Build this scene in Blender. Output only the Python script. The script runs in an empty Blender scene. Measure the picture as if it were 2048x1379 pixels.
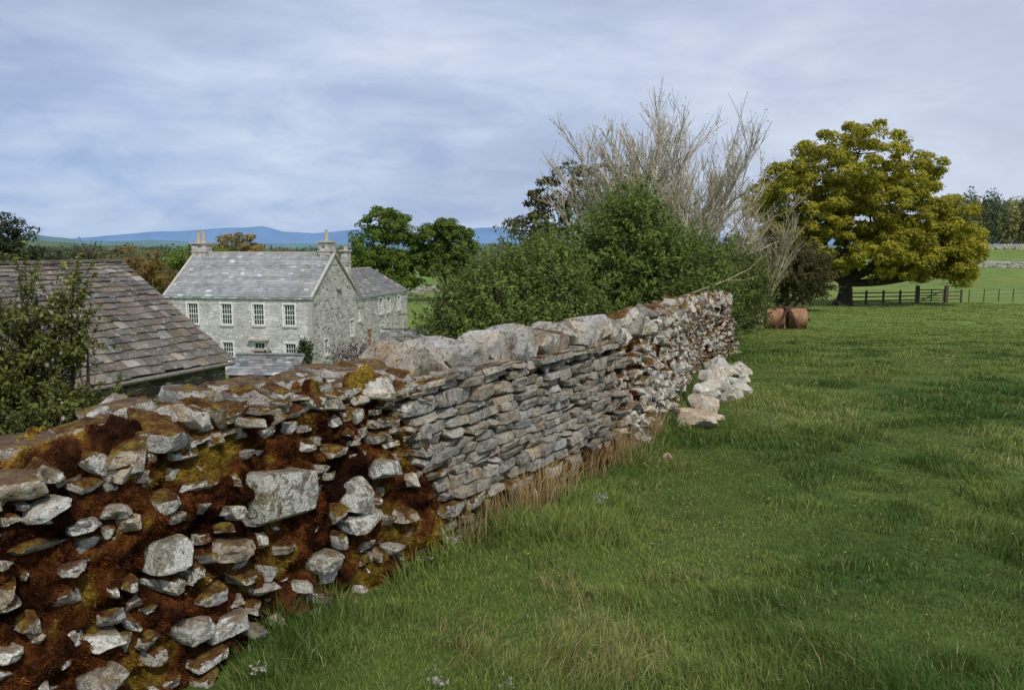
import bpy, math, numpy as np, time
T0=time.time()
rng=np.random.default_rng(11)
U=rng.uniform
sc=bpy.context.scene

# ---------------------------------------------------------------- noise
def _h(ix,iy,iz,seed):
    h=(ix*73856093 ^ iy*19349663 ^ iz*83492791 ^ (seed*265443576))&0xffffffff
    h^=h>>13; h=(h*1274126177)&0xffffffff; h^=h>>16
    return h/4294967296.0
def vnoise(p,seed=0):
    p=np.asarray(p,float); i=np.floor(p).astype(np.int64); f=p-i; f=f*f*(3-2*f)
    x,y,z=i[...,0],i[...,1],i[...,2]; fx,fy,fz=f[...,0],f[...,1],f[...,2]
    def L(a,b,t): return a+(b-a)*t
    r=[]
    for dz in (0,1):
        a=L(_h(x,y,z+dz,seed),_h(x+1,y,z+dz,seed),fx)
        b=L(_h(x,y+1,z+dz,seed),_h(x+1,y+1,z+dz,seed),fx)
        r.append(L(a,b,fy))
    return L(r[0],r[1],fz)
def fbm(p,o=3,seed=0):
    p=np.asarray(p,float); s=0;a=1;t=0
    for k in range(o):
        s=s+a*vnoise(p*(2.03**k)+17.3*k,seed+k); t+=a; a*=.5
    return s/t
def fbm2(x,y,sc_,o=3,seed=0):
    x=np.asarray(x,float);y=np.asarray(y,float)
    return fbm(np.stack([x*sc_,y*sc_,np.zeros_like(x)+.37],-1),o,seed)
def ss(t): t=np.clip(t,0,1); return t*t*(3-2*t)
def unit(v):
    v=np.asarray(v,float); return v/np.maximum(np.linalg.norm(v,axis=-1,keepdims=True),1e-9)

# ---------------------------------------------------------------- mesh builder
class MB:
    def __init__(s): s.V=[];s.Q=[];s.T=[];s.C=[];s.M=[];s.n=0
    def add(s,V,Q=None,T=None,col=(1,1,1,0),moss=0.0):
        V=np.asarray(V,np.float32).reshape(-1,3); k=len(V)
        s.V.append(V)
        if Q is not None and len(Q): s.Q.append(np.asarray(Q,np.int64).reshape(-1,4)+s.n)
        if T is not None and len(T): s.T.append(np.asarray(T,np.int64).reshape(-1,3)+s.n)
        c=np.asarray(col,np.float32)
        if c.shape[-1]==3: c=np.concatenate([c,np.zeros(c.shape[:-1]+(1,),np.float32)],-1)
        s.C.append(np.broadcast_to(c,(k,4)))
        s.M.append(np.broadcast_to(np.asarray(moss,np.float32),(k,)))
        s.n+=k
    def build(s,name,mat,parent=None,smooth=False,sharp=None):
        me=bpy.data.meshes.new(name)
        V=np.concatenate(s.V); Q=np.concatenate(s.Q) if s.Q else np.zeros((0,4),int); T=np.concatenate(s.T) if s.T else np.zeros((0,3),int)
        me.vertices.add(len(V)); me.vertices.foreach_set('co',V.ravel())
        me.loops.add(Q.size+T.size); me.polygons.add(len(Q)+len(T))
        me.loops.foreach_set('vertex_index',np.concatenate([Q.ravel(),T.ravel()]).astype(np.int32))
        st=np.concatenate([np.arange(len(Q))*4,Q.size+np.arange(len(T))*3]).astype(np.int32)
        me.polygons.foreach_set('loop_start',st)
        me.update(calc_edges=True)
        a=me.color_attributes.new('Col','FLOAT_COLOR','POINT'); a.data.foreach_set('color',np.concatenate(s.C).astype(np.float32).ravel())
        b=me.attributes.new('moss','FLOAT','POINT'); b.data.foreach_set('value',np.concatenate(s.M).astype(np.float32).ravel())
        me.polygons.foreach_set('use_smooth',np.full(len(me.polygons),bool(smooth)))
        if sharp: me.set_sharp_from_angle(angle=math.radians(sharp))
        me.materials.append(mat)
        me.validate()
        ob=bpy.data.objects.new(name,me); sc.collection.objects.link(ob)
        if parent: ob.parent=parent
        return ob
def empty(name):
    e=bpy.data.objects.new(name,None); sc.collection.objects.link(e); return e

BOXQ=np.array([[0,3,2,1],[4,5,6,7],[0,1,5,4],[1,2,6,5],[2,3,7,6],[3,0,4,7]])
def obox(mb,O,A,B,C,a0,a1,b0,b1,c0,c1,col=(1,1,1,0),moss=0):
    O,A,B,C=[np.asarray(v,float) for v in (O,A,B,C)]
    P=[O+A*a+B*b+C*c for c in (c0,c1) for a,b in ((a0,b0),(a1,b0),(a1,b1),(a0,b1))]
    mb.add(P,BOXQ,None,col,moss)
def tube(mb,P,R,n=5,col=(1,1,1,0)):
    P=np.asarray(P,float); R=np.broadcast_to(np.asarray(R,float),(len(P),))
    D=np.gradient(P,axis=0); D=unit(D)
    ref=np.where(np.abs(D[:,2:3])<.9,np.array([[0,0,1.]]),np.array([[1.,0,0]]))
    X=unit(np.cross(ref,D)); Y=np.cross(D,X)
    a=np.arange(n)/n*2*np.pi
    V=P[:,None]+R[:,None,None]*(X[:,None]*np.cos(a)[None,:,None]+Y[:,None]*np.sin(a)[None,:,None])
    i=np.arange(len(P)-1)[:,None]*n; j=np.arange(n)[None]; j2=(j+1)%n
    Q=np.stack([i+j,i+j2,i+n+j2,i+n+j],-1).reshape(-1,4)
    mb.add(V.reshape(-1,3),Q,None,col)
    if n>=4:
        c0=P[-1:]; mb.add(np.concatenate([V[-1],c0]),None,[[q,(q+1)%n,n] for q in range(n)],col)
        mb.add(np.concatenate([V[0],P[:1]]),None,[[(q+1)%n,q,n] for q in range(n)],col)

# ---------------------------------------------------------------- materials
class NT:
    def __init__(s,name):
        s.m=bpy.data.materials.new(name); s.m.use_nodes=True; s.t=s.m.node_tree; s.t.nodes.clear()
        s.out=s.n('ShaderNodeOutputMaterial')
    def n(s,ty,**k):
        x=s.t.nodes.new(ty)
        for a,b in k.items(): setattr(x,a,b)
        return x
    def l(s,a,b): s.t.links.new(a,b)
    def pos(s,scale=(1,1,1)):
        tc=s.n('ShaderNodeTexCoord'); mp=s.n('ShaderNodeMapping'); mp.inputs['Scale'].default_value=scale
        s.l(tc.outputs['Object'],mp.inputs[0]); return mp.outputs[0]
    def noise(s,scale,detail=4,rough=.55,vec=None,dist=0):
        x=s.n('ShaderNodeTexNoise'); x.inputs['Scale'].default_value=scale; x.inputs['Detail'].default_value=detail
        x.inputs['Roughness'].default_value=rough; x.inputs['Distortion'].default_value=dist
        s.l(vec if vec is not None else s.pos(),x.inputs['Vector']); return x.outputs['Fac']
    def ramp(s,f,stops):
        r=s.n('ShaderNodeValToRGB'); s.l(f,r.inputs[0]); e=r.color_ramp.elements
        while len(e)<len(stops): e.new(.5)
        for q,(p,c) in zip(e,stops):
            q.position=p; q.color=(c,c,c,1) if not hasattr(c,'__len__') else (*c,1)
        return r.outputs[0]
    def mix(s,f,a,b,mode='MIX'):
        m=s.n('ShaderNodeMix',data_type='RGBA',blend_type=mode)
        for sock,v in ((m.inputs[0],f),(m.inputs[6],a),(m.inputs[7],b)):
            if isinstance(v,(int,float)): sock.default_value=v if sock==m.inputs[0] else (v,v,v,1)
            elif isinstance(v,tuple): sock.default_value=(*v,1)
            else: s.l(v,sock)
        return m.outputs[2]
    def math(s,op,a,b=0,clamp=False):
        m=s.n('ShaderNodeMath',operation=op,use_clamp=clamp)
        for sock,v in ((m.inputs[0],a),(m.inputs[1],b)):
            if isinstance(v,(int,float)): sock.default_value=v
            else: s.l(v,sock)
        return m.outputs[0]
    def attr(s,name='Col'): return s.n('ShaderNodeAttribute',attribute_name=name)
    def bump(s,h,st=.5,d=.02):
        b=s.n('ShaderNodeBump'); b.inputs['Strength'].default_value=st; b.inputs['Distance'].default_value=d
        s.l(h,b.inputs['Height']); return b.outputs[0]
    def fin(s,col,rough=.9,nrm=None,spec=.2,transl=0,metal=0):
        p=s.n('ShaderNodeBsdfPrincipled')
        if isinstance(col,tuple): p.inputs['Base Color'].default_value=(*col,1)
        else: s.l(col,p.inputs['Base Color'])
        if isinstance(rough,(int,float)): p.inputs['Roughness'].default_value=rough
        else: s.l(rough,p.inputs['Roughness'])
        p.inputs['Specular IOR Level'].default_value=spec; p.inputs['Metallic'].default_value=metal
        if nrm is not None: s.l(nrm,p.inputs['Normal'])
        o=p.outputs[0]
        if transl:
            t=s.n('ShaderNodeBsdfTranslucent'); s.l(col,t.inputs[0]) if not isinstance(col,tuple) else None
            mx=s.n('ShaderNodeMixShader'); mx.inputs[0].default_value=transl; s.l(o,mx.inputs[1]); s.l(t.outputs[0],mx.inputs[2]); o=mx.outputs[0]
        s.l(o,s.out.inputs[0]); return s.m

def mat_stone():
    t=NT('drystone'); a=t.attr(); mo=t.attr('moss')
    n1=t.noise(9,6,.65); n2=t.noise(42,5,.7); n3=t.noise(13,6,.72,dist=.8); n4=t.noise(130,3,.6); n5=t.noise(24,5,.75)
    c=t.mix(1.0,a.outputs['Color'],t.ramp(n1,[(.3,.6),(.5,1.0),(.7,1.4)]),'MULTIPLY')
    c=t.mix(1.0,c,t.ramp(n2,[(.32,.45),(.48,1.0),(.7,1.35)]),'MULTIPLY')
    warm=t.ramp(t.noise(5,3),[(.42,0),(.62,.75)]); c=t.mix(warm,c,t.mix(1.0,c,(1.08,.85,.58),'MULTIPLY'))
    lf=t.math('MULTIPLY',t.ramp(n3,[(.475,0),(.51,1)]),a.outputs['Alpha'])
    c=t.mix(lf,c,t.mix(t.ramp(n4,[(.35,0),(.6,1)]),(.42,.42,.37),(.82,.81,.75)))
    c=t.mix(t.ramp(n5,[(.58,0),(.65,.85)]),c,(.045,.038,.028))
    g=t.n('ShaderNodeNewGeometry'); sx=t.n('ShaderNodeSeparateXYZ'); t.l(g.outputs['Normal'],sx.inputs[0])
    up=t.math('ADD',t.math('MULTIPLY',sx.outputs[2],.42),t.noise(8,6,.7))
    up=t.math('ADD',up,t.math('MULTIPLY',mo.outputs['Fac'],.42))
    mf=t.math('MULTIPLY',t.ramp(up,[(.88,0),(.96,1)]),t.math('MULTIPLY',mo.outputs['Fac'],3.0,True),True)
    mc=t.ramp(t.noise(16,5,.7),[(.35,(.035,.013,.006)),(.50,(.10,.042,.011)),(.64,(.19,.14,.022))])
    mc=t.mix(1.0,mc,t.ramp(t.noise(60,4,.7),[(.3,.5),(.7,1.5)]),'MULTIPLY')
    c=t.mix(mf,c,mc)
    h=t.math('ADD',t.math('MULTIPLY',n2,.8),t.math('ADD',t.math('MULTIPLY',n4,.35),n1))
    return t.fin(c,.92,t.bump(h,1.0,.022))
def mat_moss():
    t=NT('moss_mat'); a=t.attr(); n=t.noise(30,5,.7); m=t.noise(90,4,.7); k=t.noise(11,5,.7)
    c=t.mix(1.0,a.outputs['Color'],t.ramp(n,[(.32,.35),(.5,1.0),(.68,1.8)]),'MULTIPLY')
    c=t.mix(1.0,c,t.ramp(k,[(.36,.35),(.5,1.0)]),'MULTIPLY')
    return t.fin(c,.95,t.bump(t.math('ADD',n,m),1.0,.03),.05)
def mat_col(name,transl=0,rough=.8,var=None,spec=.25):
    t=NT(name); a=t.attr(); c=a.outputs['Color']
    if var:
        c=t.mix(1.0,c,t.ramp(t.noise(var,4,.6),[(.3,.6),(.7,1.35)]),'MULTIPLY')
    return t.fin(c,rough,None,spec,transl)
def mat_ground():
    t=NT('pasture'); a=t.attr()
    n=t.noise(.35,6,.6); m=t.noise(6,5,.7); l=t.noise(.04,4)
    c=t.mix(1.0,a.outputs['Color'],t.ramp(n,[(.3,.7),(.7,1.3)]),'MULTIPLY')
    c=t.mix(1.0,c,t.ramp(m,[(.3,.6),(.7,1.35)]),'MULTIPLY')
    c=t.mix(t.ramp(l,[(.45,0),(.65,.5)]),c,t.mix(1.0,c,(1.35,1.1,.9),'MULTIPLY'))
    return t.fin(c,.95,t.bump(m,.6,.05),.1)
def mat_rubble(name,c1,c2,mortar,scale=(2.2,2.2,4.6),mw=.05,dark=.5,lo=.7):
    t=NT(name); v=t.pos(scale)
    dn=t.n('ShaderNodeTexNoise'); dn.inputs['Scale'].default_value=1.2; t.l(v,dn.inputs['Vector'])
    vv=t.n('ShaderNodeVectorMath',operation='MULTIPLY_ADD'); t.l(dn.outputs['Color'],vv.inputs[0]); vv.inputs[1].default_value=(.5,.5,.5); t.l(v,vv.inputs[2])
    a=t.n('ShaderNodeTexVoronoi'); t.l(vv.outputs[0],a.inputs['Vector']); a.inputs['Scale'].default_value=1
    b=t.n('ShaderNodeTexVoronoi',feature='DISTANCE_TO_EDGE'); t.l(vv.outputs[0],b.inputs['Vector']); b.inputs['Scale'].default_value=1
    sp=t.n('ShaderNodeSeparateColor'); t.l(a.outputs['Color'],sp.inputs[0])
    c=t.ramp(sp.outputs[0],[(0,tuple(x*dark for x in c1)),(.35,c1),(.75,c2),(1,tuple(min(.75,x*1.2) for x in c2))])
    c=t.mix(1.0,c,t.ramp(t.noise(1.1,5,.65),[(.3,lo),(.7,1.2)]),'MULTIPLY')
    c=t.mix(t.ramp(b.outputs['Distance'],[(0,1),(mw,1),(mw*2.2,0)]),c,mortar)
    c=t.mix(1.0,c,t.ramp(t.noise(.35,4,.6),[(.3,.85),(.7,1.12)]),'MULTIPLY')
    return t.fin(c,.92,t.bump(t.ramp(b.outputs['Distance'],[(0,0),(.15,1)]),.5,.04))
def mat_slate(name,s1,s2,lic=.75,lc=(.36,.36,.32)):
    t=NT(name); a=t.attr(); n=t.noise(s1,5,.65); m=t.noise(s2,5,.7)
    c=t.mix(1.0,a.outputs['Color'],t.ramp(n,[(.3,.6),(.55,1.0),(.72,1.3)]),'MULTIPLY')
    c=t.mix(t.ramp(m,[(.56,0),(.66,lic)]),c,lc)
    c=t.mix(t.ramp(t.noise(s1*.5,4,.7),[(.55,0),(.7,.7)]),c,t.mix(1.0,c,(.45,.42,.34),'MULTIPLY'))
    return t.fin(c,.75,t.bump(m,.4,.01),.3)
def mat_plain(name,c,rough=.7,metal=0,var=8):
    t=NT(name); n=t.noise(var,5,.6)
    cc=t.mix(1.0,c,t.ramp(n,[(.3,.75),(.7,1.2)]),'MULTIPLY')
    return t.fin(cc,rough,t.bump(n,.15,.01),.3,0,metal)
def mat_rust():
    t=NT('rusted_iron'); n=t.noise(3,6,.7); m=t.noise(18,4,.7)
    c=t.ramp(n,[(.3,(.15,.07,.04)),(.5,(.30,.155,.09)),(.7,(.42,.25,.15))])
    c=t.mix(1.0,c,t.ramp(m,[(.3,.7),(.7,1.2)]),'MULTIPLY')
    return t.fin(c,.8,t.bump(m,.4,.02),.3)
M_STONE=mat_stone(); M_MOSS=mat_moss(); M_TUFT=mat_col('moss_tuft_mat',.25,.9,None,.05); M_LEAF=mat_col('leaf_mat',.45,.6,None,.2)
M_GRASS=mat_col('grass_blade_mat',.4,.65,None,.2); M_BARK=mat_col('bark_mat',0,.9,7,.1); M_GROUND=mat_ground()

# ---------------------------------------------------------------- terrain
WY=np.array([-60,-2,3.07,4.5,6.67,8.09,10,12,13.5,15,16.8,30,57,4000.])
WX=np.array([-37.8,-4.2,-1.25,-.42,.80,1.50,2.1,2.7,3.15,3.85,4.75,8.55,16.2,1180.])
def xw(y): return np.interp(y,WY,WX)
PY=[-60,0,17,25,34,43,65,90,4000]; PZ=[2.1,0,-.6,-1.3,-2.1,-2.7,-3.1,-3.6,-3.6]
def H(x,y):
    x=np.asarray(x,float); y=np.asarray(y,float)
    P=np.interp(y,PY,PZ)
    w=ss((x/np.maximum(y,1)-.30)/.22)*ss((y-60)/40)
    P=P+np.interp(y,[90,120,150,200,260,500,2000],[0,.4,1.6,4.6,6.0,6.0,-10])*w
    r=np.hypot(x,y)
    F=-7.4+np.interp(r,[0,250,800,3000,60000],[0,0,-3,-14,-60])+(fbm2(x,y,.006,3,5)-.5)*np.interp(r,[60,400],[0,5])
    d=xw(y)-x
    S=np.maximum(ss(d/30),ss((r-500)/600))
    z=P+(F-P)*S
    z=z+(fbm2(x,y,.8,3,3)-.5)*.12*np.clip(1.2-r/60,0,1)*ss(np.abs(d)/1.0)
    return z
az=np.concatenate([np.arange(-52,52,.6),np.arange(52,308,6.)])*np.pi/180
rr=np.concatenate([[0.0],np.geomspace(.6,40000,300)])
A_,R_=np.meshgrid(az,rr); X=R_*np.sin(A_); Y=R_*np.cos(A_); Z=H(X,Y)
na=len(az); i=np.arange(len(rr)-1)[:,None]*na; j=np.arange(na)[None]; j2=(j+1)%na
Q=np.stack([i+j,i+j2,i+na+j2,i+na+j],-1).reshape(-1,4)
f=fbm2(X,Y,.02,2,9)[...,None]
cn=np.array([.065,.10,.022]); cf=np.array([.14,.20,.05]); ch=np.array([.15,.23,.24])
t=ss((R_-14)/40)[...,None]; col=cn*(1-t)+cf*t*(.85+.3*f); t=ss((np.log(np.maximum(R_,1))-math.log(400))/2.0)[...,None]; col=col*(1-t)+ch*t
mb=MB(); mb.add(np.stack([X,Y,Z],-1).reshape(-1,3),Q,None,col.reshape(-1,3)); mb.build('ground',M_GROUND,smooth=True)

def hill(name,R,dep,tab,col,base,rough,seed):
    az=np.linspace(-1.0,1.0,500); tu=np.tan(az*.98)
    el=np.interp(tu,[a for a,b in tab],[b for a,b in tab])
    yy=R*np.cos(az); crest=el*yy+1.65
    crest=crest+(fbm2(tu*25,tu*0,1,4,seed)-.5)*rough
    prof=[(0,0),(.25,.2),(.5,.55),(.75,.86),(1,1),(1.3,.5),(1.6,0)]
    V=[]
    for a,b in prof:
        r=R-dep+dep*a; z=base+(crest-base)*b+(fbm2(tu*60+a*3,tu*0+a*5,1,3,seed+3)-.5)*rough*.6*(b<1)*(b>0)
        V.append(np.stack([r*np.sin(az),r*np.cos(az),z],-1))
    V=np.array(V); n=500; k=len(prof)
    i=np.arange(k-1)[:,None]*n; j=np.arange(n-1)[None]
    Q=np.stack([i+j,i+j+1,i+n+j+1,i+n+j],-1).reshape(-1,4)
    pp=V.reshape(-1,3); f=fbm(pp/R*40,4,seed)
    c=np.array(col)*(.75+.5*f[:,None])
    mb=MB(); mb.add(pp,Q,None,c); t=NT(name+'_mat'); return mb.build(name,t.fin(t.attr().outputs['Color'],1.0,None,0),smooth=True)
def tb(l): return [((u-1024)/1600,(493-v)/1600) for u,v in l]
hill('distant_hill',13000,3500,tb([(-500,480),(18,482),(100,484),(250,471),(330,464),(420,460),(480,456),(540,452),(580,464),(640,467),(700,462),(740,458),(850,468),(960,455),(1000,455),(1060,463),(1200,473),(2500,484)]),(.155,.26,.43),-60,25,4)  # aerial haze painted in as a blue base colour
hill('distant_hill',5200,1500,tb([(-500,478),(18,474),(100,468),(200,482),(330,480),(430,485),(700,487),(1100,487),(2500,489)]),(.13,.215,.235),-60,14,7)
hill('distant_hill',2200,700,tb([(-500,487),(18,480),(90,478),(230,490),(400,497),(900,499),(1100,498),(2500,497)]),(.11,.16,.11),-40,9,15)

# ---------------------------------------------------------------- rocks
def cube_grid(n):
    g=np.linspace(-1,1,n+1); V=[];Q=[]
    for ax in range(3):
        for s in (-1,1):
            a,b=np.meshgrid(g,g,indexing='ij'); P=np.zeros((n+1,n+1,3)); P[...,ax]=s; P[...,(ax+1)%3]=a; P[...,(ax+2)%3]=b
            o=len(V)*(n+1)**2; V.append(P.reshape(-1,3))
            i=np.arange(n)[:,None]*(n+1); j=np.arange(n)[None]
            q=np.stack([i+j,i+n+1+j,i+n+2+j,i+j+1],-1).reshape(-1,4)+o
            if s<0: q=q[:,::-1]
            Q.append(q)
    V=np.concatenate(V);Q=np.concatenate(Q)
    u,inv=np.unique(np.round(V,6),axis=0,return_inverse=True)
    return u,inv.ravel()[Q]
CGV,CGQ=cube_grid(9); CLV,CLQ=cube_grid(4)
def mkrock(V,k,npl,lo,hi,rough,sh=1.0):
    p=V.copy(); m=(np.abs(p)**k).sum(1)**(1/k); p=p/m[:,None]
    p[:,0]+=p[:,2]*U(-.3,.3)*sh+p[:,1]*U(-.2,.2)*sh; p[:,2]*=1+p[:,0]*U(-.28,.28)*sh; p[:,1]*=1+p[:,2]*U(-.2,.2)*sh
    for _ in range(npl):
        n=unit(rng.normal(size=3)); d=U(lo,hi)*np.abs(n).sum()**.8
        o=np.maximum(0,p@n-d); p-=o[:,None]*n
    sd=int(U(0,1000)); off=U(0,50)
    dis=np.stack([fbm(p*1.9+off+k_*9,4,sd) for k_ in range(3)],-1)-.5
    p=p+dis*rough
    mx=np.abs(p).max(0); return p/mx
ANG=[mkrock(CGV,14,10,.50,.85,.22) for _ in range(48)]
BOX=[mkrock(CGV,22,3,.84,1.05,.085,.5) for _ in range(48)]
SLB=[mkrock(CGV,12,8,.60,.92,.17) for _ in range(32)]
LOW=[mkrock(CLV,8,7,.6,.9,.25) for _ in range(24)]
def rotm(rx,ry,rz):
    cx,sx,cy,sy,cz,sz=math.cos(rx),math.sin(rx),math.cos(ry),math.sin(ry),math.cos(rz),math.sin(rz)
    return np.array([[cz,-sz,0],[sz,cz,0],[0,0,1]])@np.array([[cy,0,sy],[0,1,0],[-sy,0,cy]])@np.array([[1,0,0],[0,cx,-sx],[0,sx,cx]])
by=np.linspace(-3,16.8,800); bx=xw(by)
k=np.ones(31)/31; bx=np.convolve(np.pad(bx,15,mode='reflect',reflect_type='odd'),k,'valid')
bs=np.concatenate([[0],np.cumsum(np.hypot(np.diff(bx),np.diff(by)))]); SL=bs[-1]
bg=H(bx+.25,by)-.19*ss((3.25-by)/1.0)
def s_of_y(y): return float(np.interp(y,by,bs))
def frame(s):
    s=np.asarray(s,float); x=np.interp(s,bs,bx);y=np.interp(s,bs,by)
    x2=np.interp(s+.15,bs,bx);y2=np.interp(s+.15,bs,by);x1=np.interp(s-.15,bs,bx);y1=np.interp(s-.15,bs,by)
    T=unit(np.stack([x2-x1,y2-y1],-1)); return x,y,np.interp(s,bs,bg),T
def wpos(s,n,h):
    x,y,g,T=frame(s); return np.stack([x+T[...,1]*n,y-T[...,0]*n,g+h],-1)
def face(h): return -.13*np.asarray(h)
FL=[(1,1,1),(-1,-1,1),(1,-1,-1),(-1,1,-1)]
def place(mb,proto,s,n,h,dims,rot,col,moss,Qd=CGQ):
    x,y,g,T=frame(s); B=np.array([[T[0],T[1],0],[T[1],-T[0],0],[0,0,1]])
    p=(proto*np.array(FL[rng.integers(4)])*np.asarray(dims)/2)@rotm(*rot).T
    V=p@B+np.array([x+T[1]*n,y-T[0]*n,g+h]); mb.add(V,Qd[:,::-1],None,col,moss)
def scol(base=.27,lich=.6):
    b=base*U(.6,1.35); w=U(.0,.14); return (b*(1+w),b,b*(1-w*1.5),lich*(rng.random()**.5))
yA=4.55; yB=7.2
sA=s_of_y(yA); sB=s_of_y(yB)
wall=empty('dry_stone_wall')
mb=MB()
big=[(s_of_y(3.52),.64,.40,.25),(s_of_y(3.95),.52,.16,.2),(s_of_y(3.0),.58,.18,.13),(s_of_y(3.98),.38,.28,.11),(s_of_y(2.72),.28,.14,.11),
     (s_of_y(3.05),.24,.17,.10),(s_of_y(4.15),.62,.18,.12),(s_of_y(3.7),.26,.18,.10),(s_of_y(2.5),.12,.17,.10)]
def blockA(c,h,w,rh):
    k=U(.6,1.05); out=U(-.085,.04)
    pr=ANG[rng.integers(48)] if rng.random()<.45 else SLB[rng.integers(32)]
    place(mb,pr,c,face(h)-.1+out,h+rh*.5+U(-.015,.015),(w*k*1.05,.24,rh*k*U(.8,1.2)),(U(-.2,.2),U(-.22,.22),U(-.35,.35)),scol(.30,1.0),U(.1,.75))
h=.0
while h<1.02:
    rh=U(.04,.095); s=U(0,.2)
    while s<sA+(1-h)*.15:
        w=U(.045,.15)*(1 if rng.random()<.82 else 1.5)
        c=s+w/2
        ok=all(not(abs(c-b[0])<b[2]*.55+w*.25 and abs(h+rh/2-b[1])<b[3]*.5+rh*.25) for b in big)
        if ok and rng.random()<.90: blockA(c,h,w,rh)
        s+=w*1.0
    h+=rh*.97
for q,b in enumerate(big):
    place(mb,BOX[rng.integers(48)] if q==0 else SLB[rng.integers(32)],b[0],face(b[1])-.08+.035,b[1],(b[2],.26,b[3]),(U(-.08,.08),U(-.12,.12),U(-.08,.08)),(.25,.245,.215,.85),.2)
# section B coursed
h=.0
while h<1.02:
    rh=U(.04,.08) if rng.random()<.7 else U(.085,.12); s=sA-(h*.35)+.1+U(-.1,.1)
    while s<sB+U(-.15,.3):
        w=U(.09,.30)*(1.15 if rh>.09 else 1)
        low=h<.25; far=ss((s-(sB-1.0))/1.0)
        c=s+w/2; wob=.016*math.sin(c*2.3)+.010*math.sin(c*5.1+h*3)
        if not(low and rng.random()<.35) and rng.random()>.12*far:
            bcol=scol(.27,.35 if not low else .9)
            jr=1+far*2.2
            if rh>.08 and rng.random()<.45:
                hh=rh*U(.42,.58)
                for q0,q1 in ((0,hh),(hh,rh)):
                    place(mb,BOX[rng.integers(48)],c,face(h)-.13+U(-.03,.022),h+(q0+q1)/2+wob,(w*.97,.28,(q1-q0)*.95),(U(-.05,.05)*jr,U(-.04,.04)*jr,U(-.08,.08)*jr),scol(.27,.3),.05+.3*far)
            else:
                place(mb,(BOX if rng.random()<.75 else SLB)[rng.integers(32)],c,face(h)-.13+U(-.03,.022),h+rh/2+wob+U(-.004,.004),(w*U(.95,1.0),.28,rh*U(.90,1.02)),(U(-.06,.06)*jr,U(-.045,.045)*jr,U(-.10,.10)*jr),bcol,(.06 if not low else .55)+.25*far)
        s+=w
    h+=rh
# section C rough
h=.02
while h<1.04:
    rh=U(.05,.11); s=sB-(1-h)*.1+U(-.1,.1)
    while s<SL:
        w=U(.06,.20)
        if rng.random()<.82:
            k=U(.65,1.1)
            place(mb,ANG[rng.integers(48)],s+w/2,face(h)-.1+U(-.055,.07),h+rh/2+U(-.03,.03),(w*k,.24,rh*k*1.15),(U(-.5,.5),U(-.7,.7),U(-.5,.5)),scol(.36,1.0),U(.1,.6) if s<s_of_y(12) else U(.3,.85))
        s+=w*.97
    h+=rh
h=.05
while h<1.0:
    rh=U(.12,.18); s=0
    while s<SL:
        w=U(.2,.4); place(mb,LOW[rng.integers(24)],s+w/2,-.66+.13*h+.1,h+rh/2,(w,.26,rh),(U(-.1,.1),U(-.1,.1),U(-.1,.1)),scol(.26,.6),.3,CLQ); s+=w
    h+=rh
mb.build('stones',M_STONE,wall,True,27)
mb=MB(); s=0.05
while s<sA-.1:
    w=U(.09,.22); hh=U(.09,.15)
    n0=U(-.30,-.16)
    place(mb,ANG[rng.integers(48)],s+w/2,n0,1.0+hh*.40+U(-.03,.03),(w*1.08,U(.16,.30),hh),(U(-.35,.35),U(-.5,.5),U(-.5,.5)),scol(.35,.9),U(.15,.8))
    if rng.random()<.8: place(mb,ANG[rng.integers(48)],s+U(0,w),-.44+U(-.06,.06),1.02+hh*.4,(U(.11,.22),U(.14,.24),U(.08,.15)),(U(-.4,.4),U(-.4,.4),U(-.5,.5)),scol(.38,.8),U(0,.65))
    if rng.random()<.8: place(mb,SLB[rng.integers(32)],s+U(0,w),-.15+U(-.05,.04),1.0+U(-.03,.03),(U(.06,.18),U(.12,.18),U(.035,.08)),(U(-.3,.3),U(-.3,.3),U(-.5,.5)),scol(.38,.9),U(.1,.65))
    s+=w*.85
while s<sB+.1:
    w=U(.13,.25); hh=U(.18,.25)
    place(mb,SLB[rng.integers(32)],s+w/2,-.36+U(-.03,.03),1.02+hh*.42,(w*1.1,U(.36,.5),hh*1.05),(U(-.18,.18),U(.4,.8),U(-.3,.3)),scol(.28,.5),U(0,.3))
    if rng.random()<.8: place(mb,BOX[rng.integers(48)],s+w/2,-.19+U(-.02,.03),1.02,(U(.14,.32),.2,U(.03,.055)),(U(-.08,.08),U(-.06,.06),U(-.2,.2)),scol(.33,.4),.35)
    s+=w*.84
while s<SL:
    w=U(.1,.22); hh=U(.1,.2)
    place(mb,ANG[rng.integers(48)],s+w/2,U(-.34,-.2),1.04+hh*.4,(w*1.1,U(.24,.42),hh),(U(-.5,.5),U(-.8,.8),U(-.5,.5)),scol(.38,1.0),U(.1,.7))
    if s>s_of_y(12.5) or rng.random()<.35:
        place(mb,ANG[rng.integers(48)],s+w/2,U(-.34,-.24),1.13+hh*.5,(w*1.1,U(.2,.35),hh),(U(-.5,.5),U(-.5,.5),U(-.4,.4)),scol(.35,.8),U(.3,.8))
    s+=w*.85
mb.build('cope_stones',M_STONE,wall,True,27)
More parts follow.
